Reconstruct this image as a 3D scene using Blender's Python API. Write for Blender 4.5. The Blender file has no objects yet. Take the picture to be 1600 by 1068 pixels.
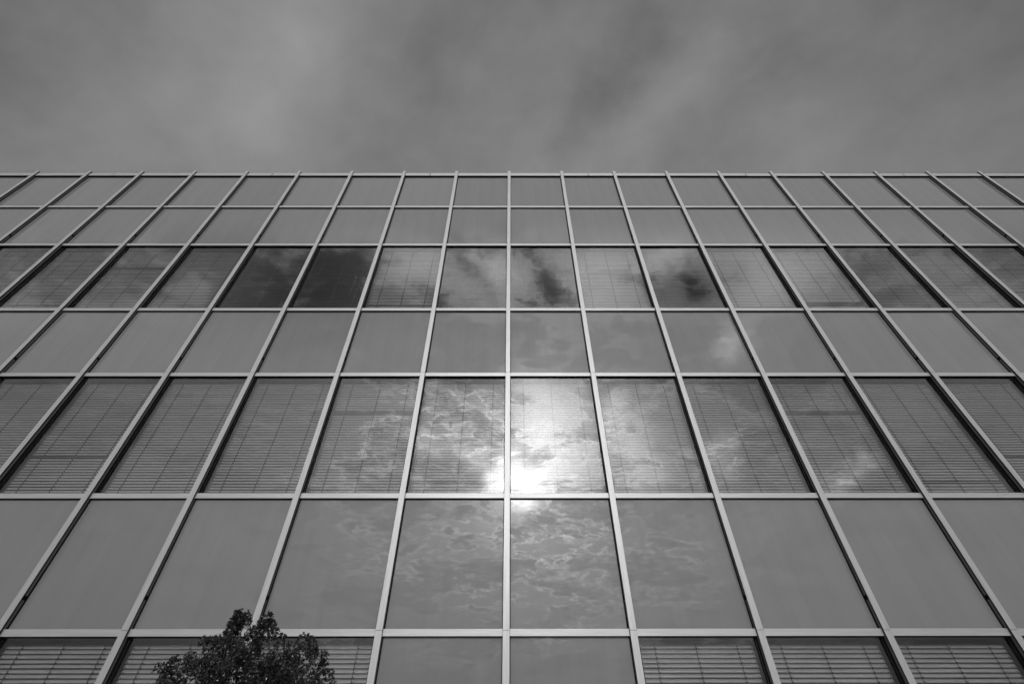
import bpy, bmesh, math, random
from mathutils import Vector, Matrix

S = bpy.context.scene
COL = S.collection
rad = math.radians

# ------------------------------------------------------------------ camera
CAM = Vector((0.055, 0.0, 1.60))
PITCH, YAW, ROLL, FPX = rad(43.183), rad(0.112), rad(0.081), 720.0
rt = Vector((math.cos(YAW), -math.sin(YAW), 0)); fh = Vector((math.sin(YAW), math.cos(YAW), 0))
fw = fh*math.cos(PITCH) + Vector((0, 0, 1))*math.sin(PITCH)
up = -fh*math.sin(PITCH) + Vector((0, 0, 1))*math.cos(PITCH)
R2 = rt*math.cos(ROLL) - up*math.sin(ROLL)
U2 = rt*math.sin(ROLL) + up*math.cos(ROLL)
cam_d = bpy.data.cameras.new("camera"); cam = bpy.data.objects.new("camera", cam_d); COL.objects.link(cam)
m = Matrix((R2, U2, -fw)).transposed().to_4x4(); m.translation = CAM
cam.matrix_world = m
cam_d.sensor_width = 36.0; cam_d.lens = 36.0*FPX/1600.0
cam_d.clip_start = 0.05; cam_d.clip_end = 3000
S.camera = cam

def view_dir(px, py, mirror=False):
    """direction of the sky seen at a place of the photo, straight or mirrored in the facade"""
    d = (fw + R2*((px-800)/FPX) + U2*((534-py)/FPX)).normalized()
    if mirror: d.y = -d.y
    return d

# ------------------------------------------------------------------ colour management
S.view_settings.view_transform = 'Standard'; S.view_settings.look = 'None'
S.view_settings.exposure = 0.0; S.view_settings.gamma = 1.0
S.cycles.max_bounces = 10; S.cycles.transparent_max_bounces = 12
S.cycles.diffuse_bounces = 3; S.cycles.glossy_bounces = 4
S.cycles.sample_clamp_indirect = 4.0
S.cycles.use_denoising = True; S.cycles.denoiser = 'OPENIMAGEDENOISE'; S.cycles.denoising_prefilter = 'ACCURATE'; S.cycles.denoising_input_passes = 'RGB_ALBEDO_NORMAL'

# ------------------------------------------------------------------ sun
SUN = view_dir(811, 757, True)
sl = bpy.data.lights.new("sun", 'SUN'); sl.energy = 0.95; sl.angle = rad(1.3); sl.color = (1, 1, 1)
so = bpy.data.objects.new("sun", sl); COL.objects.link(so)
so.rotation_euler = SUN.to_track_quat('Z', 'Y').to_euler(); so.location = (0, -20, 20)

# ------------------------------------------------------------------ sky (overcast, grey)
W = bpy.data.worlds.new("World"); S.world = W; W.use_nodes = True
nt = W.node_tree; nt.nodes.clear()

class X:
    """a tiny wrapper so sky maths can be written as expressions"""
    def __init__(s, sock): s.s = sock
    def _m(op, *a, clamp=False):
        n = nt.nodes.new('ShaderNodeMath'); n.operation = op; n.use_clamp = clamp
        for i, v in enumerate(a):
            if isinstance(v, X): nt.links.new(v.s, n.inputs[i])
            else: n.inputs[i].default_value = v
        return X(n.outputs[0])
    def __add__(a, b): return X._m('ADD', a, b)
    __radd__ = __add__
    def __mul__(a, b): return X._m('MULTIPLY', a, b)
    __rmul__ = __mul__
    def __sub__(a, b): return X._m('SUBTRACT', a, b)
    def __rsub__(a, b): return X._m('SUBTRACT', b, a)
    def __truediv__(a, b): return X._m('DIVIDE', a, b)
    def pow(a, b): return X._m('POWER', a, b)
    def exp(a): return X._m('EXPONENT', a)
    def max(a, b): return X._m('MAXIMUM', a, b)
    def min(a, b): return X._m('MINIMUM', a, b)
    def abs(a): return X._m('ABSOLUTE', a)
def smooth(v, a, b):
    n = nt.nodes.new('ShaderNodeMapRange'); n.interpolation_type = 'SMOOTHSTEP'
    nt.links.new(v.s, n.inputs['Value']); n.inputs['From Min'].default_value = a; n.inputs['From Max'].default_value = b
    return X(n.outputs['Result'])
def vec(x, y, z):
    n = nt.nodes.new('ShaderNodeCombineXYZ')
    for i, v in enumerate((x, y, z)):
        if isinstance(v, X): nt.links.new(v.s, n.inputs[i])
        else: n.inputs[i].default_value = v
    return n.outputs[0]
def noise(v, scale, detail=6, rough=.55, dist=0.0, lac=2.0):
    n = nt.nodes.new('ShaderNodeTexNoise'); n.noise_dimensions = '3D'
    nt.links.new(v, n.inputs['Vector']); n.inputs['Scale'].default_value = scale
    n.inputs['Detail'].default_value = detail; n.inputs['Roughness'].default_value = rough
    n.inputs['Distortion'].default_value = dist; n.inputs['Lacunarity'].default_value = lac
    return X(n.outputs[0]), n.outputs[1]
def vmath(op, a, b):
    n = nt.nodes.new('ShaderNodeVectorMath'); n.operation = op
    for i, v in enumerate((a, b)):
        if isinstance(v, (tuple, Vector)): n.inputs[i].default_value = tuple(v)
        elif isinstance(v, float): n.inputs[i].default_value = (v, v, v)
        else: nt.links.new(v, n.inputs[i])
    return n.outputs['Value'] if op in ('DOT_PRODUCT', 'DISTANCE') else n.outputs[0]

tc = nt.nodes.new('ShaderNodeTexCoord'); D = tc.outputs['Generated']
sp = nt.nodes.new('ShaderNodeSeparateXYZ'); nt.links.new(D, sp.inputs[0])
dx, dy, dz = X(sp.outputs[0]), X(sp.outputs[1]), X(sp.outputs[2])
zz = dz.max(0.0) + 0.16
qx, qy = dx/zz, dy/zz                                    # point on the flat cloud deck
q = vec(qx, qy, 0.0)
_, wc = noise(q, 1.7, 4, .6)
warp = vmath('MULTIPLY', vmath('SUBTRACT', wc, (.5, .5, .5)), (.10, .10, .10))
Dw = vmath('ADD', D, warp)                               # ragged edges for the big patches
_, wc2 = noise(D, 11.0, 9, .68)
Dw2 = vmath('ADD', Dw, vmath('MULTIPLY', vmath('SUBTRACT', wc2, (.5, .5, .5)), (.085, .085, .085)))
def blob(d0, r, soft=None, fine=False):
    """1 at direction d0 falling to 0, gaussian of angular radius r (radians)"""
    dist = X(vmath('DISTANCE', Dw2 if fine else Dw, d0))
    t = dist*(1.0/r)
    return (t*t*-1.0).exp()
def streak(a, b, r, fine=False):
    """soft band of cloud between two directions"""
    ax = (b-a); L = ax.length; ax = ax/L
    P = Dw2 if fine else Dw
    rel = vmath('SUBTRACT', P, a)
    t = X(vmath('DOT_PRODUCT', rel, ax)).max(0.0).min(L)
    n = nt.nodes.new('ShaderNodeVectorMath'); n.operation = 'SCALE'
    n.inputs[0].default_value = tuple(ax); nt.links.new(t.s, n.inputs['Scale'])
    dist = X(vmath('DISTANCE', rel, n.outputs[0]))*(1.0/r)
    return (dist*dist*-1.0).exp()

# northern sky, seen above the roof
n1, _ = noise(vec(dx*1.1+dy*.3, dy*1.0, dz*1.5+4.0), 2.6, 8, .56, .2)
n2, _ = noise(vec(dx*1.4+dy*.5, dy*1.7-dx*.2, dz*1.6+7.7), 7.5, 8, .58, .3)
V = lambda a, b: view_dir(a, b)
north = 0.196 + (n1-.5)*.165 + (n2-.5)*.075
north = north + blob(V(460, 90), .20, fine=True)*.05 + blob(V(250, 150), .20)*.035 + streak(V(500, 30), V(420, 190), .05)*.03
north = north - streak(V(1010, 60), V(880, 235), .045, fine=True)*.040 - blob(V(650, 120), .10)*.022 - blob(V(1190, 60), .10, fine=True)*.022
north = north + streak(V(1120, 90), V(1000, 200), .05, fine=True)*.03 + blob(V(1420, 140), .20)*.03 + blob(V(850, 215), .12)*.012 + smooth(dz, .955, .895)*.016
north = north - blob(V(0, 0), .22)*.07 - blob(V(1600, 0), .22)*.07 - blob(V(800, -40), .20)*.02
north = north.max(.06)

# southern sky, mirrored in the glass: broken cloud in front of the sun
M = lambda a, b: view_dir(a, b, True)
c1, _ = noise(vec(qx, qy, 1.3), 2.9, 10, .60, .25)
c2, _ = noise(vec(qx*.8, qy*1.1, 5.2), 8.5, 10, .66, .3)
dens = c1*.6 + c2*.4
cs = X(vmath('DOT_PRODUCT', D, SUN))
wide = ((cs-1.0)*5.0).exp(); mid = ((cs-1.0)*28.0).exp(); tight = ((cs-1.0)*260.0).exp()
az = (dx*dx*-1.6).exp()
lowcut = smooth(dz, .02, .34)
thin = smooth(dens, .57, .43)                            # 1 where the deck is thin
patch = smooth(noise(vec(qx, qy, 9.3), 1.8, 3, .5, 0)[0], .42, .60)
edge = (((dens-.50).abs()*-90.0).exp()*1.1 + ((c2-.53).abs()*-75.0).exp()*.7)*(patch*.55+.45)*(smooth(noise(vec(qx, qy, 2.2), 24.0, 6, .6, 0)[0], .30, .62)*.9+.35)*smooth(dz/(dy*-1.0).max(.05), 1.6, 1.3)                   # bright cloud rims
tt = dz/(dy*-1.0).max(.05)
hi = smooth(tt, 1.62, 1.38)
south = .14 + wide*.50 + (.10 + wide*.15)*(thin*(.15+.85*hi)+.5*(1.0-hi)) + az*.17 + smooth(tt, .92, 1.12)*(thin-.30)*(.15+.85*(dx*dx*-6.0).exp())*hi
south = south + edge*(.03 + wide*wide*.85 + mid*3.0)
south = south + mid*(.40 + thin*.8) + tight*(1.2+thin*3.5)
gl = blob(M(868, 690), .10, fine=True)*2.4 + blob(M(812, 748), .035, fine=True)*8.0 + blob(M(835, 620), .08, fine=True)*1.0 + blob(M(818, 784), .026, fine=True)*thin*9.0
gl = gl + blob(M(775, 742), .022, fine=True)*5.0 + streak(M(660, 690), M(780, 720), .022, fine=True)*1.6 + streak(M(960, 640), M(1010, 740), .05, fine=True)*1.2
gl = gl + blob(M(1130, 715), .035, fine=True)*(edge*2.0+1.0) + streak(M(1310, 745), M(1350, 715), .022, fine=True)*(edge*2.0+.7) + streak(M(1120, 545), M(1150, 510), .022, fine=True)*2.0
south = south + gl*(.95 + thin*.75)
south = south + streak(M(745, 395), M(790, 425), .03, fine=True)*.95 + blob(M(930, 445), .07, fine=True)*.55 + streak(M(1050, 400), M(1010, 430), .03, fine=True)*.8 + blob(M(1200, 440), .07, fine=True)*.5 + blob(M(640, 410), .04, fine=True)*.35
dark = blob(M(475, 437), .115, fine=True)*.40 + blob(M(540, 425), .06)*.12 + blob(M(1075, 445), .05, fine=True)*1.0 + blob(M(1020, 462), .03, fine=True)*.7
dark = dark + streak(M(700, 385), M(755, 440), .022, fine=True)*.7 + blob(M(860, 465), .03, fine=True)*.5
south = south * (1.0 - (dark*(1.25-thin*.7)).min(.80)*smooth(tt, 1.66, 1.40))
south = south*(lowcut*.75+.25)
side = smooth(dy, .12, -.25)
lum = south*side + north*(1.0-side)
lum = lum*smooth(dz, -.08, .02) + .10*(1.0-smooth(dz, -.08, .02))

sky = nt.nodes.new('ShaderNodeTexSky'); sky.sky_type = 'NISHITA'; sky.sun_disc = False
sky.sun_elevation = math.asin(SUN.z); sky.sun_rotation = math.atan2(SUN.x, SUN.y)
bw = nt.nodes.new('ShaderNodeRGBToBW'); nt.links.new(sky.outputs[0], bw.inputs[0])
lum10 = lum*9.6 + X(bw.outputs[0])*.03                   # a trace of clear sky through the deck
bg = nt.nodes.new('ShaderNodeBackground'); bg.inputs['Strength'].default_value = 0.1
nt.links.new(vec(lum10, lum10, lum10), bg.inputs['Color'])
ow = nt.nodes.new('ShaderNodeOutputWorld'); nt.links.new(bg.outputs[0], ow.inputs['Surface'])

# ------------------------------------------------------------------ materials (a black and white world)
def mat(name, v=.5, rough=.5, metal=0.0, spec=.5):
    m = bpy.data.materials.new(name); m.use_nodes = True
    b = m.node_tree.nodes['Principled BSDF']
    b.inputs['Base Color'].default_value = (v, v, v, 1); b.inputs['Roughness'].default_value = rough
    b.inputs['Metallic'].default_value = metal; b.inputs['Specular IOR Level'].default_value = spec
    return m
def nn(m, t): return m.node_tree.nodes.new(t)
def ll(m, a, b): m.node_tree.links.new(a, b)
def vary(m, lo, hi, scale=(1, 1, 1), nscale=3.0, detail=5, coord='Object', bump=0.0):
    """noise-driven base colour between two greys"""
    t = nn(m, 'ShaderNodeTexCoord'); mp = nn(m, 'ShaderNodeMapping'); mp.inputs['Scale'].default_value = scale
    ll(m, t.outputs[coord], mp.inputs[0]); n = nn(m, 'ShaderNodeTexNoise'); n.inputs['Scale'].default_value = nscale
    n.inputs['Detail'].default_value = detail; ll(m, mp.outputs[0], n.inputs['Vector'])
    r = nn(m, 'ShaderNodeValToRGB'); r.color_ramp.elements[0].position = .3; r.color_ramp.elements[1].position = .7
    r.color_ramp.elements[0].color = (lo, lo, lo, 1); r.color_ramp.elements[1].color = (hi, hi, hi, 1)
    ll(m, n.outputs[0], r.inputs[0]); b = m.node_tree.nodes['Principled BSDF']; ll(m, r.outputs[0], b.inputs['Base Color'])
    if bump:
        bp = nn(m, 'ShaderNodeBump'); bp.inputs['Strength'].default_value = bump; bp.inputs['Distance'].default_value = .01
        ll(m, n.outputs[0], bp.inputs['Height']); ll(m, bp.outputs[0], b.inputs['Normal'])
    return m
alu = vary(mat('anodised_aluminium', .55, .46, .45), .39, .47, (14, 14, .9), 3.0, 6)
alu_t = vary(mat('anodised_aluminium_rail', .55, .46, .45), .40, .47, (.9, 14, 14), 3.0, 6)
dark = vary(mat('dark_anodised', .02, .45), .014, .026, (1, 1, 1), 6)
gasket = mat('black_gasket', .006, .8, 0, .1)
groove = mat('grey_profile', .15, .5, 0, .4)
concrete = vary(mat('concrete', .3, .9), .22, .32, (1, 1, 1), 2.5, 8)
plaster = vary(mat('plaster', .3, .9), .22, .27, (1, 1, 1), 1.5)
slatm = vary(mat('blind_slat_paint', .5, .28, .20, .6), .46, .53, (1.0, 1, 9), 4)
slatd = vary(mat('blind_slat_shade', .2, .5), .27, .33, (1.0, 1, 9), 4)  # darker copy of the slat paint, shade of opened slats put into the colour
slatb = mat('blind_slat_back_shade', .025, .7)  # undersides near black: shade in the gaps between slats painted in
cordm = mat('ladder_cord', .03, .8)

def glass_reflect(m, r0, ripple=.0006, seed=0.0):
    """Schlick mirror term that works on both faces, with the faint waviness of float glass"""
    g = nn(m, 'ShaderNodeNewGeometry'); dt = nn(m, 'ShaderNodeVectorMath'); dt.operation = 'DOT_PRODUCT'
    ll(m, g.outputs['True Normal'], dt.inputs[0]); ll(m, g.outputs['Incoming'], dt.inputs[1])
    def mth(op, a, b=None):
        n = nn(m, 'ShaderNodeMath'); n.operation = op
        for i, v in enumerate((a, b)):
            if v is None: continue
            if isinstance(v, (int, float)): n.inputs[i].default_value = v
            else: ll(m, v, n.inputs[i])
        return n.outputs[0]
    c = mth('ABSOLUTE', dt.outputs['Value'])
    p = mth('POWER', mth('SUBTRACT', 1.0, c), 4.0)
    fac = mth('ADD', mth('MULTIPLY', p, 1-r0), r0)
    t = nn(m, 'ShaderNodeTexCoord'); oi = nn(m, 'ShaderNodeObjectInfo')
    ad = nn(m, 'ShaderNodeVectorMath'); ad.operation = 'ADD'
    ll(m, t.outputs['Object'], ad.inputs[0])
    sc = nn(m, 'ShaderNodeVectorMath'); sc.operation = 'SCALE'; sc.inputs[0].default_value = (37, 11, 23)
    ll(m, oi.outputs['Random'], sc.inputs['Scale']); ll(m, sc.outputs[0], ad.inputs[1])
    n = nn(m, 'ShaderNodeTexNoise'); n.inputs['Scale'].default_value = 1.3; n.inputs['Detail'].default_value = 1.5
    ll(m, ad.outputs[0], n.inputs['Vector'])
    bp = nn(m, 'ShaderNodeBump'); bp.inputs['Strength'].default_value = 1.0; bp.inputs['Distance'].default_value = ripple
    ll(m, n.outputs[0], bp.inputs['Height'])
    gl = nn(m, 'ShaderNodeBsdfGlossy'); gl.inputs['Color'].default_value = (1, 1, 1, 1); gl.inputs['Roughness'].default_value = 0.0
    ll(m, bp.outputs[0], gl.inputs['Normal'])
    return fac, gl
def pane_mat():
    m = bpy.data.materials.new('window_glass'); m.use_nodes = True
    N = m.node_tree.nodes; N.remove(N['Principled BSDF'])
    fac, gl = glass_reflect(m, .068, .0014)
    tr = nn(m, 'ShaderNodeBsdfTransparent'); tr.inputs['Color'].default_value = (.86, .86, .86, 1)
    mx = nn(m, 'ShaderNodeMixShader'); ll(m, fac, mx.inputs[0]); ll(m, tr.outputs[0], mx.inputs[1]); ll(m, gl.outputs[0], mx.inputs[2])
    ll(m, mx.outputs[0], N['Material Output'].inputs['Surface']); return m
def spandrel_mat():
    m = mat('back_painted_glass', .12, .9, 0, 0)
    vary(m, .185, .205, (5, 5, .35), 1.6, 6)
    pb = m.node_tree.nodes['Principled BSDF']; src = pb.inputs['Base Color'].links[0].from_socket   # batches of glass differ a little
    oi_ = nn(m, 'ShaderNodeObjectInfo'); r_ = nn(m, 'ShaderNodeMapRange'); r_.inputs['To Min'].default_value = .95; r_.inputs['To Max'].default_value = 1.06
    ll(m, oi_.outputs['Random'], r_.inputs['Value']); v_ = nn(m, 'ShaderNodeVectorMath'); v_.operation = 'SCALE'
    ll(m, src, v_.inputs[0]); ll(m, r_.outputs[0], v_.inputs['Scale']); ll(m, v_.outputs[0], pb.inputs['Base Color'])
    N = m.node_tree.nodes
    fac, gl = glass_reflect(m, .055, .0012)
    mx = nn(m, 'ShaderNodeMixShader'); ll(m, fac, mx.inputs[0]); ll(m, N['Principled BSDF'].outputs[0], mx.inputs[1]); ll(m, gl.outputs[0], mx.inputs[2])
    ll(m, mx.outputs[0], N['Material Output'].inputs['Surface']); return m
pane_m = pane_mat(); span_m = spandrel_mat()

# ------------------------------------------------------------------ mesh helpers
def box(bm, x0, x1, y0, y1, z0, z1, mi=0):
    v = [bm.verts.new(c) for c in ((x0, y0, z0), (x1, y0, z0), (x1, y1, z0), (x0, y1, z0), (x0, y0, z1), (x1, y0, z1), (x1, y1, z1), (x0, y1, z1))]
    for f in ((0, 3, 2, 1), (4, 5, 6, 7), (0, 1, 5, 4), (1, 2, 6, 5), (2, 3, 7, 6), (3, 0, 4, 7)):
        bm.faces.new([v[i] for i in f]).material_index = mi
def cap_z(bm, x0, x1, y0, y1, z0, z1, c=.0025, mi=0):
    """upright bar with chamfered front arrises"""
    pr = [(x0, y1), (x0, y0+c), (x0+c, y0), (x1-c, y0), (x1, y0+c), (x1, y1)]
    lo = [bm.verts.new((x, y, z0)) for x, y in pr]; hi = [bm.verts.new((x, y, z1)) for x, y in pr]
    n = len(pr)
    for i in range(n):
        j = (i+1) % n; bm.faces.new((lo[i], lo[j], hi[j], hi[i])).material_index = mi
    bm.faces.new(lo[::-1]).material_index = mi; bm.faces.new(hi).material_index = mi
def cap_x(bm, z0, z1, y0, y1, x0, x1, c=.0025, mi=0):
    pr = [(z0, y1), (z0, y0+c), (z0+c, y0), (z1-c, y0), (z1, y0+c), (z1, y1)]
    lo = [bm.verts.new((x0, y, z)) for z, y in pr]; hi = [bm.verts.new((x1, y, z)) for z, y in pr]
    n = len(pr)
    for i in range(n):
        j = (i+1) % n; bm.faces.new((lo[i], lo[j], hi[j], hi[i])).material_index = mi
    bm.faces.new(lo[::-1]).material_index = mi; bm.faces.new(hi).material_index = mi
def obj(name, bm, mats, parent=None, loc=None):
    bmesh.ops.recalc_face_normals(bm, faces=bm.faces)
    me = bpy.data.meshes.new(name); bm.to_mesh(me); bm.free()
    for mm in (mats if isinstance(mats, (list, tuple)) else [mats]): me.materials.append(mm)
    o = bpy.data.objects.new(name, me); COL.objects.link(o)
    if parent: o.parent = parent
    if loc: o.location = loc
    return o
def empty(name, loc):
    o = bpy.data.objects.new(name, None); o.location = loc; COL.objects.link(o); return o
def dup(o, parent, loc):
    c = o.copy(); COL.objects.link(c); c.parent = parent; c.location = loc; return c

# ------------------------------------------------------------------ ground
YF = 5.657
bm = bmesh.new(); box(bm, -300, 300, -300, 300, -.30, 0)
gm = vary(mat('paving_ground', .2, .95), .16, .22, (1, 1, 1), .8, 8)
g = obj('ground', bm, gm); g['kind'] = 'structure'
bm = bmesh.new(); box(bm, -22, 22, -3.0, 3.05, .004, .030)
pm = mat('concrete_paving', .3, .9)
t_ = nn(pm, 'ShaderNodeTexCoord'); bt = nn(pm, 'ShaderNodeTexBrick'); bt.inputs['Scale'].default_value = 1.0
bt.inputs['Brick Width'].default_value = .6; bt.inputs['Row Height'].default_value = .6; bt.offset = 0
bt.inputs['Mortar Size'].default_value = .006
for k, v in (('Color1', .30), ('Color2', .26), ('Mortar', .10)): bt.inputs[k].default_value = (v, v, v, 1)
ll(pm, t_.outputs['Object'], bt.inputs['Vector']); ll(pm, bt.outputs[0], pm.node_tree.nodes['Principled BSDF'].inputs['Base Color'])
p = obj('pavement', bm, pm); p['kind'] = 'structure'
bm = bmesh.new(); box(bm, -22, 22, 3.05, 3.15, .002, .10)
k = obj('kerb', bm, concrete); k['kind'] = 'structure'
bm = bmesh.new(); box(bm, -22, 22, 3.15, YF-.02, .003, .06)
sm = vary(mat('planting_soil', .05, 1), .03, .07, (1, 1, 1), 12, 8, bump=.6)
s = obj('soil', bm, sm); s['kind'] = 'structure'

# ------------------------------------------------------------------ the building
PW = 1.35; NC = 12
ZT = {'A': 12.826, 'B': 11.279, 'C': 9.763, 'D': 7.757, 'E': 6.239, 'F': 4.228, 'G': 2.706, 'H': .700}
TOP = 12.96; DEPTH = 14.0
bld = empty('office_building', (0, YF, 0))
bld['label'] = 'office block with flat glass facade of grey panels, closed blinds and thin aluminium bars'
bld['category'] = 'office building'
XE = NC*PW

# hollow carcass behind the curtain wall
bm = bmesh.new()
box(bm, -XE-.25, -XE+.0, .10, DEPTH, 0, 12.70); box(bm, XE, XE+.25, .10, DEPTH, 0, 12.70)
box(bm, -XE, XE, DEPTH-.3, DEPTH, 0, 12.70)
obj('wall', bm, concrete, bld)
bm = bmesh.new(); box(bm, -XE, XE, 6.2, 6.4, .3, 12.4); obj('core_wall', bm, plaster, bld)
def slab(z0, z1):
    bm = bmesh.new(); box(bm, -XE+.002, XE-.002, .26, 6.2, z0, z1); obj('floor_slab', bm, plaster, bld)
slab(.30, .55); slab(2.90, 3.55); slab(6.42, 7.10); slab(9.95, 10.5)
bm = bmesh.new(); box(bm, -XE-.25, XE+.25, .12, DEPTH, 12.702, 12.80); obj('roof', bm, concrete, bld)
bm = bmesh.new(); box(bm, -XE+.003, XE-.003, .03, .25, 0, .60); obj('plinth', bm, concrete, bld)
# spandrel backing walls keep daylight out of the voids
bm = bmesh.new()
for a, b in (('A', 'C'), ('D', 'E'), ('F', 'G')): box(bm, -XE+.004, XE-.004, .10, .255, ZT[b]+.03, ZT[a]-.03)
obj('backing_wall', bm, gasket, bld)

# mullions: thin bright cover cap on a dark body, spliced at the head of every window band
def mullion_bm():
    bm = bmesh.new()
    h = .0375
    cuts = [.06, ZT['G']+.012, ZT['E']+.012, ZT['C']+.012, TOP]
    for a, b in zip(cuts[:-1], cuts[1:]): cap_z(bm, -h, h, 0, .006, a+.004, b-.001 if b == TOP else b, mi=0)
    box(bm, -h+.001, h-.001, .0061, .016, .07, TOP-.002, 1)
    box(bm, -.026, .026, .0161, .030, .07, TOP-.01, 1)
    box(bm, -.0345, .0345, .0301, .058, .07, TOP-.012, 3)
    box(bm, -.0450, .0450, .0581, .090, .07, TOP-.014, 1)
    for z in (ZT['G']+.335, ZT['E']+.335, ZT['C']+.335):     # splice clip in the side groove of the panels
        for s_ in (-1, 1):
            x0, x1 = sorted((s_*.026, s_*.0362)); box(bm, x0, x1, .0165, .0566, z-.022, z+.022, 1)
    return bm
m0 = obj('mullion', mullion_bm(), [alu, gasket, dark, groove], bld, (-XE, 0, 0))
for i in range(-NC+1, NC+1): dup(m0, bld, (i*PW, 0, 0))

# transoms
def transom(z, h=.035):
    bm = bmesh.new(); L = XE+.03
    cap_x(bm, z-h, z+h, .036, .042, -L, L, mi=0)
    box(bm, -L, L, .0421, .068, z-h+.001, z+h-.001, 1)
    box(bm, -L, L, .0682, .098, z-h+.004, z+h-.004, 2)
    return obj('transom', bm, [alu_t, gasket, dark], bld)
for r in 'BCDEFGH': transom(ZT[r])
# coping in lengths of three bays with open joints
bm = bmesh.new(); box(bm, -XE, XE, .040, .10, 12.745, 12.87, 0); obj('parapet', bm, gasket, bld)
js = [-XE-.03] + [k*3*PW+1.5*PW for k in range(-4, 4)] + [XE+.03]
rnd = random.Random(5)
for a, b in zip(js[:-1], js[1:]):
    bm = bmesh.new()
    dz_ = rnd.uniform(-.004, .004)
    cap_x(bm, 12.762+dz_, 12.895+dz_, .028, .036, a+.009, b-.009, mi=0)
    box(bm, a+.009, b-.009, .0361, .36, 12.875+dz_, 12.893+dz_, 0)
    obj('coping', bm, [alu_t], bld)
bm = bmesh.new()
x = -XE; prev = None
while x < XE:
    l = rnd.uniform(-.006, .006); hgt = rnd.uniform(.08, .14)
    if rnd.random() < .06: hgt = .03
    y = .05; w = .0015
    vs = [bm.verts.new(c) for c in ((x-w, y, 12.897), (x+w, y, 12.897), (x+w, y+.004, 12.897), (x-w, y+.004, 12.897), (x+l-w*.6, y-.02, 12.90+hgt), (x+l+w*.6, y-.02, 12.90+hgt), (x+l, y-.017, 12.90+hgt))]
    for f in ((0, 1, 5, 4), (1, 2, 6, 5), (2, 3, 6), (3, 0, 4, 6), (4, 5, 6)): bm.faces.new([vs[i_] for i_ in f])
    if prev: bm.faces.new((prev[1], vs[0], vs[3], prev[2]))
    prev = vs; x += .052
obj('bird_spike_strip', bm, groove, bld)

# blinds ------------------------------------------------------------
PITCH_S = .0424
def blind_bm(h, seed, tilt=70.0, bottom=0.0, wob=1.0, rogue=(), gap=None):
    """slats, ladder cords and end pins of one venetian blind; origin at the head, hanging down h"""
    r = random.Random(seed); bm = bmesh.new(); hw = .612; W_ = .050
    box(bm, -hw, hw, -.012, .030, -.040, -.006, 1)       # head rail
    n = int((h-.052-bottom)/PITCH_S)
    for s_ in range(n):
        zc = -.052 - s_*PITCH_S - .012 + r.uniform(-.0012, .0012)*wob
        t = tilt + r.uniform(-2.5, 2.5)*wob
        if s_ in rogue: t -= r.uniform(14, 34)
        if gap and gap[0] <= s_ < gap[1]: t = gap[2] + r.uniform(-3, 3)
        t = rad(t); sag = r.uniform(-.0015, .0015)*wob
        pts = []
        for k_ in range(6):
            a = -1 + 2*k_/5; s1 = a*W_/2; c1_ = .0038*(1-a*a)      # arc, convex side out
            yy = -s1*math.cos(t) - c1_*math.sin(t); z_ = -s1*math.sin(t)*-1.0
            z_ = s1*math.sin(t) + c1_*math.cos(t)
            pts.append((s1*math.cos(t) - c1_*math.sin(t), z_))
        # lower edge outward: y grows inward, so flip so that the low edge (a=-1) is nearest the glass
        rows = []
        for x_ in (-hw, 0.0, hw):
            zs = sag if x_ == 0 else 0
            rows.append([bm.verts.new((x_, y_, zc+z_+zs)) for y_, z_ in pts] + [bm.verts.new((x_, y_+.0007, zc+z_+zs-.0002)) for y_, z_ in reversed(pts)])
        for A, B in zip(rows[:-1], rows[1:]):
            for k_ in range(12):
                j = (k_+1) % 12; f = bm.faces.new((A[k_], A[j], B[j], B[k_])); f.smooth = True
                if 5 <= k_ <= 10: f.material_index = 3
        for rw, fl in ((rows[0], 1), (rows[-1], -1)):     # end caps with corners of their own keep the shading crisp
            bm.faces.new([bm.verts.new(v_.co) for v_ in rw][::fl])
        for x_ in (-.592, .592):                          # guide pins
            box(bm, x_-.004, x_+.004, -.0150, -.0120, zc-.022, zc-.010, 2)
        for x_ in (-.44, 0, .44):                         # punched holes at the ladders
            box(bm, x_-.001, x_+.017, -.0155, -.0115, zc-.024, zc-.013, 2)
    zb = -.052 - n*PITCH_S - .006
    for x_ in (-.44, 0, .44): box(bm, x_-.0030, x_+.0030, -.0165, -.0152, zb, -.03, 2)
    if bottom > .01: box(bm, -hw, hw, -.013, .013, zb-.02, zb-.002, 1)
    return bm
def bobj(bm, shaded_slats=False):
    bmesh.ops.recalc_face_normals(bm, faces=bm.faces)
    me = bpy.data.meshes.new('blind'); bm.to_mesh(me); bm.free()
    for mm in ((slatd if shaded_slats else slatm), dark, cordm, slatb): me.materials.append(mm)
    return me
HW = 2.006-.07
closed = [bobj(blind_bm(HW, 10+i, 58+1.0*i, rogue=rg)) for i, rg in enumerate(((), (30,), (12, 13), (), (39,)))]
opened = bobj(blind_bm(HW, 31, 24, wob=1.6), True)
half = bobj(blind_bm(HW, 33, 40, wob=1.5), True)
short = bobj(blind_bm(HW, 35, 66, bottom=.16))
odd = bobj(blind_bm(HW, 36, 69, bottom=.13, gap=(37, 40, 30)))

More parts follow.
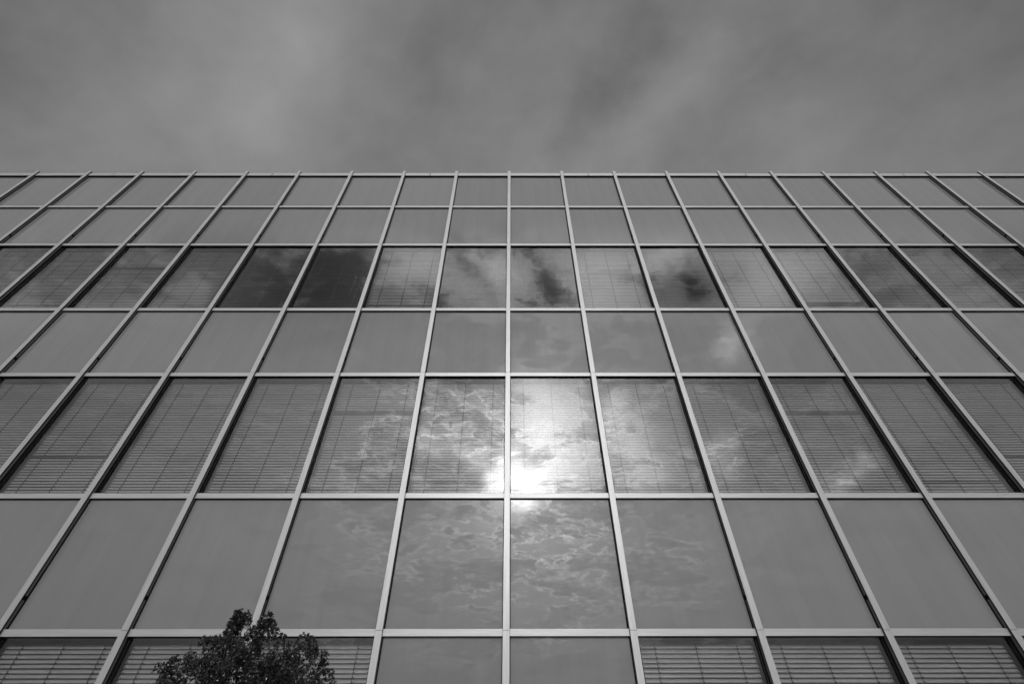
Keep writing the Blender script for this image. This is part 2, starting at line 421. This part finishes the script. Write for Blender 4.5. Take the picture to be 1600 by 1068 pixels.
def frame_bm(h):
    bm = bmesh.new(); w = .6345; t = .012; a, b = .0802, .166
    box(bm, -w, -w+t, a, b, -h/2, h/2, 0); box(bm, w-t, w, a, b, -h/2, h/2, 0)
    box(bm, -w+t, w-t, a, b, h/2-t, h/2, 0); box(bm, -w+t, w-t, a, b, -h/2, -h/2+t, 0)
    bd = .010                                            # glazing bead round the pane
    for s_ in (-1, 1):
        x0, x1 = sorted((s_*(w-t), s_*(w-t-bd))); box(bm, x0, x1, .0812, .092, -h/2+t, h/2-t, 1)
    return bm
win_m = obj('window', frame_bm(HW), [dark, gasket]).data
bm = bmesh.new(); box(bm, -.6295, .6295, .0715, .0785, -HW/2+.001, HW/2-.001); pane_me = obj('pane', bm, pane_m).data
for o in list(COL.objects):
    if o.data in (win_m, pane_me): bpy.data.objects.remove(o)
rv = random.Random(11)
def window(col, row, blind_me, label=None):
    z = (ZT[row]+ZT[chr(ord(row)+1)])/2
    f = bpy.data.objects.new('window', win_m); COL.objects.link(f); f.parent = bld; f.location = ((col+.5)*PW, 0, z)
    if label: f['label'] = label
    p_ = bpy.data.objects.new('pane', pane_me); COL.objects.link(p_); p_.parent = f
    p_.rotation_euler = (rad(rv.uniform(-.22, .22)), 0, rad(rv.uniform(-.22, .22)))
    p_.location = (0, .1415*0, 0)
    b_ = bpy.data.objects.new('blind', blind_me); COL.objects.link(b_); b_.parent = f
    b_.location = (0, .178, HW/2-.004)
def spandrel_me(h):
    bm = bmesh.new(); box(bm, -.6295, .6295, .0705, .0785, -h/2, h/2)
    bmesh.ops.recalc_face_normals(bm, faces=bm.faces)
    me = bpy.data.meshes.new('spandrel_panel'); bm.to_mesh(me); bm.free(); me.materials.append(span_m); return me
_sp = {}
def spandrel(col, ztop, zbot, label=None):
    key = round(ztop-zbot, 3)
    if key not in _sp: _sp[key] = spandrel_me(ztop-zbot-.072)
    o = bpy.data.objects.new('spandrel_panel', _sp[key]); COL.objects.link(o); o.parent = bld
    o.location = ((col+.5)*PW, 0, (ztop+zbot)/2)
    if label: o['label'] = label
    o.rotation_euler = (rad(rv.uniform(-.14, .14)), 0, rad(rv.uniform(-.16, .16)))
for c in range(-NC, NC):
    spandrel(c, 12.795, ZT['B']); spandrel(c, ZT['B'], ZT['C']); spandrel(c, ZT['D'], ZT['E']); spandrel(c, ZT['F'], ZT['G'])
    # top window band
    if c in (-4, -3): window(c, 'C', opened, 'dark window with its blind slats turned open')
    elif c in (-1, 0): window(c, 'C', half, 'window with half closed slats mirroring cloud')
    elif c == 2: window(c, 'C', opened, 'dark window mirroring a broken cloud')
    elif c == 3: window(c, 'C', short, 'window whose blind stops short of the sill')
    elif c == 4: window(c, 'C', odd, 'window with crooked slats near the bottom of its blind')
    else: window(c, 'C', closed[(c*3) % 5])
    window(c, 'E', closed[(c*2+1) % 5])
    if c in (-1, 0): spandrel(c, ZT['G'], ZT['H'], 'tall opaque glass panel at ground level')
    else: window(c, 'G', closed[(c*3+2) % 5])

# two thin pale strands just in front of the glass
strandm = mat('strand_grey', .35, .6)
for pts in ([(-3.00, 8.20), (-2.99, 8.42), (-2.985, 8.62), (-2.99, 8.72), (-3.005, 8.77)], [(-4.19, 6.34), (-4.20, 6.47), (-4.22, 6.57), (-4.235, 6.65), (-4.25, 6.70)]):
    bm = bmesh.new(); prev = None
    for k_, (x_, z_) in enumerate(pts):
        w_ = (.0008, .0009, .0011, .0022, .0016)[k_]; yo = .060 + .004*math.sin(k_)
        ring = [bm.verts.new(c) for c in ((x_-w_, yo, z_), (x_, yo-w_, z_), (x_+w_, yo, z_), (x_, yo+w_, z_))]
        if prev:
            for i in range(4): bm.faces.new((prev[i], prev[(i+1) % 4], ring[(i+1) % 4], ring[i]))
        else: bm.faces.new(ring)
        prev = ring
    bm.faces.new(prev[::-1]); obj('pale_strand', bm, strandm, bld)

# ------------------------------------------------------------------ tree by the facade
TR = random.Random(77)
TC = Vector((-1.88, 3.98, 0))
tree = empty('small_tree', TC)
tree['label'] = 'small dark evergreen tree with a round bushy crown in front of the glass facade'
tree['category'] = 'tree'
bark = vary(mat('bark', .06, .95), .03, .08, (6, 6, 1), 5, 6, bump=.5)
leafm = bpy.data.materials.new('evergreen_leaf'); leafm.use_nodes = True
b = leafm.node_tree.nodes['Principled BSDF']; b.inputs['Roughness'].default_value = .30
gi = nn(leafm, 'ShaderNodeNewGeometry'); rp = nn(leafm, 'ShaderNodeValToRGB')
rp.color_ramp.elements[0].color = (.006, .006, .006, 1); rp.color_ramp.elements[1].color = (.085, .085, .085, 1)
tcl = nn(leafm, 'ShaderNodeTexCoord'); nl = nn(leafm, 'ShaderNodeTexNoise'); nl.inputs['Scale'].default_value = 11; nl.inputs['Detail'].default_value = 2
ll(leafm, tcl.outputs['Object'], nl.inputs['Vector'])
ml = nn(leafm, 'ShaderNodeMath'); ml.operation = 'MULTIPLY'; ll(leafm, gi.outputs['Random Per Island'], ml.inputs[0])
mr = nn(leafm, 'ShaderNodeMapRange'); mr.inputs['From Min'].default_value = .38; mr.inputs['From Max'].default_value = .62; mr.inputs['To Min'].default_value = .15; mr.inputs['To Max'].default_value = 1.0
ll(leafm, nl.outputs[0], mr.inputs['Value']); ll(leafm, mr.outputs[0], ml.inputs[1]); ll(leafm, ml.outputs[0], rp.inputs[0]); ll(leafm, rp.outputs[0], b.inputs['Base Color'])

# crown made of irregular clumps, all round the tree (x, y, z from the trunk foot; radius)
lumps = [(-.12, .00, 2.455, .055), (-.17, .02, 2.415, .045), (-.07, -.02, 2.425, .048), (-.11, .0, 2.385, .035), (.11, -.05, 2.41, .070), (.095, -.02, 2.34, .09), (.03, .05, 2.33, .09),
         (-.16, .00, 2.29, .08), (-.06, -.12, 2.24, .12), (.20, -.10, 2.25, .12), (-.24, -.05, 2.20, .12), (-.37, -.05, 2.13, .10), (-.50, .0, 2.00, .08),
         (.40, .02, 2.27, .085), (.34, -.12, 2.18, .13), (.50, -.05, 2.18, .11), (.57, .02, 2.08, .11), (.05, -.22, 2.10, .17), (-.25, -.22, 2.02, .17), (.32, -.25, 2.02, .17)]
for k_ in range(110):
    a = TR.uniform(0, 2*math.pi); e = math.asin(TR.uniform(-.85, .93)); rr = TR.uniform(.60, .84)
    xx = math.cos(a)*math.cos(e)*rr*.93; yy = math.sin(a)*math.cos(e)*rr*.80; z_ = 1.60+math.sin(e)*rr*.72
    if z_ > 2.15 and (abs(xx) > .3): continue
    if z_ > 2.2 or (z_ > 1.98 and (abs(xx) > .55)) or (z_ > 1.78 and xx < -.50): continue
    lumps.append((xx, yy, z_, TR.uniform(.10, .17)))
bm = bmesh.new()
def tube(bm, a, b_, r0, r1, n=6):
    d = (b_-a).normalized(); s_ = d.orthogonal().normalized(); t = d.cross(s_)
    A = [bm.verts.new(a+(s_*math.cos(2*math.pi*i/n)+t*math.sin(2*math.pi*i/n))*r0) for i in range(n)]
    B = [bm.verts.new(b_+(s_*math.cos(2*math.pi*i/n)+t*math.sin(2*math.pi*i/n))*r1) for i in range(n)]
    for i in range(n):
        f = bm.faces.new((A[i], A[(i+1) % n], B[(i+1) % n], B[i])); f.smooth = True
pt = [Vector((0, 0, -.02)), Vector((.015, .01, .45)), Vector((-.01, .0, .9)), Vector((.01, .01, 1.25))]
for a, b_, r0, r1 in zip(pt[:-1], pt[1:], (.075, .062, .055), (.062, .055, .045)): tube(bm, a, b_, r0, r1, 10)
obj('trunk', bm, bark, tree)
bm = bmesh.new()
for lx, ly, lz, lr in lumps:
    st = Vector((.0, .0, TR.uniform(.95, 1.3))); en = Vector((lx, ly, lz-lr*.3))
    md = st.lerp(en, .5) + Vector((TR.uniform(-.06, .06), TR.uniform(-.06, .06), TR.uniform(-.10, .02)))
    if lz > 2.2: md = Vector((lx*.8+TR.uniform(-.02, .02), ly*.8, lz-.30))
    tube(bm, st, md, .020, .011); tube(bm, md, en, .010, .004)
obj('limbs', bm, bark, tree)
bm = bmesh.new()
def leaf(bm, p, d, L, w):
    s_ = d.cross(Vector((TR.gauss(0, 1), TR.gauss(0, 1), TR.gauss(0, 1)))).normalized(); n_ = d.cross(s_)
    v = [bm.verts.new(p), bm.verts.new(p+d*L*.6+s_*w+n_*w*.4), bm.verts.new(p+d*L), bm.verts.new(p+d*L*.6-s_*w+n_*w*.4)]
    bm.faces.new((v[0], v[1], v[2])); bm.faces.new((v[0], v[2], v[3]))
def rosette(bm, p, out, size, n=9):
    for i in range(n):
        d = (out*TR.uniform(.3, 1.1) + Vector((TR.gauss(0, .5), TR.gauss(0, .5), TR.gauss(0, .5)))).normalized()
        leaf(bm, p, d, size*TR.uniform(.75, 1.25), size*TR.uniform(.17, .27))
def unit(): return Vector((TR.gauss(0, 1), TR.gauss(0, 1), TR.gauss(0, 1))).normalized()
for lx, ly, lz, lr in lumps:
    c = Vector((lx, ly, lz)); big = lz > 1.85
    nt_ = max(3, int((600 if big else 420)*lr*lr)) + (3 if big else 0)
    for t_i in range(nt_):                                # tufts carried on the outside of each clump
        o_ = (unit() + Vector((lx*.3, ly*.3, .45))).normalized()
        tr_ = TR.uniform(.028, .046); tc_ = c + o_*max(0.0, lr-tr_*.6)*TR.uniform(.60, 1.22)
        for i in range(17):
            u_ = (unit() + o_*.35).normalized()
            rosette(bm, tc_ + Vector((u_.x*.9, u_.y*.9, u_.z*1.4))*tr_*TR.uniform(.45, 1.0), (u_+Vector((0, 0, .75))).normalized(), .0195, 6)
cr = obj('crown', bm, leafm, tree)
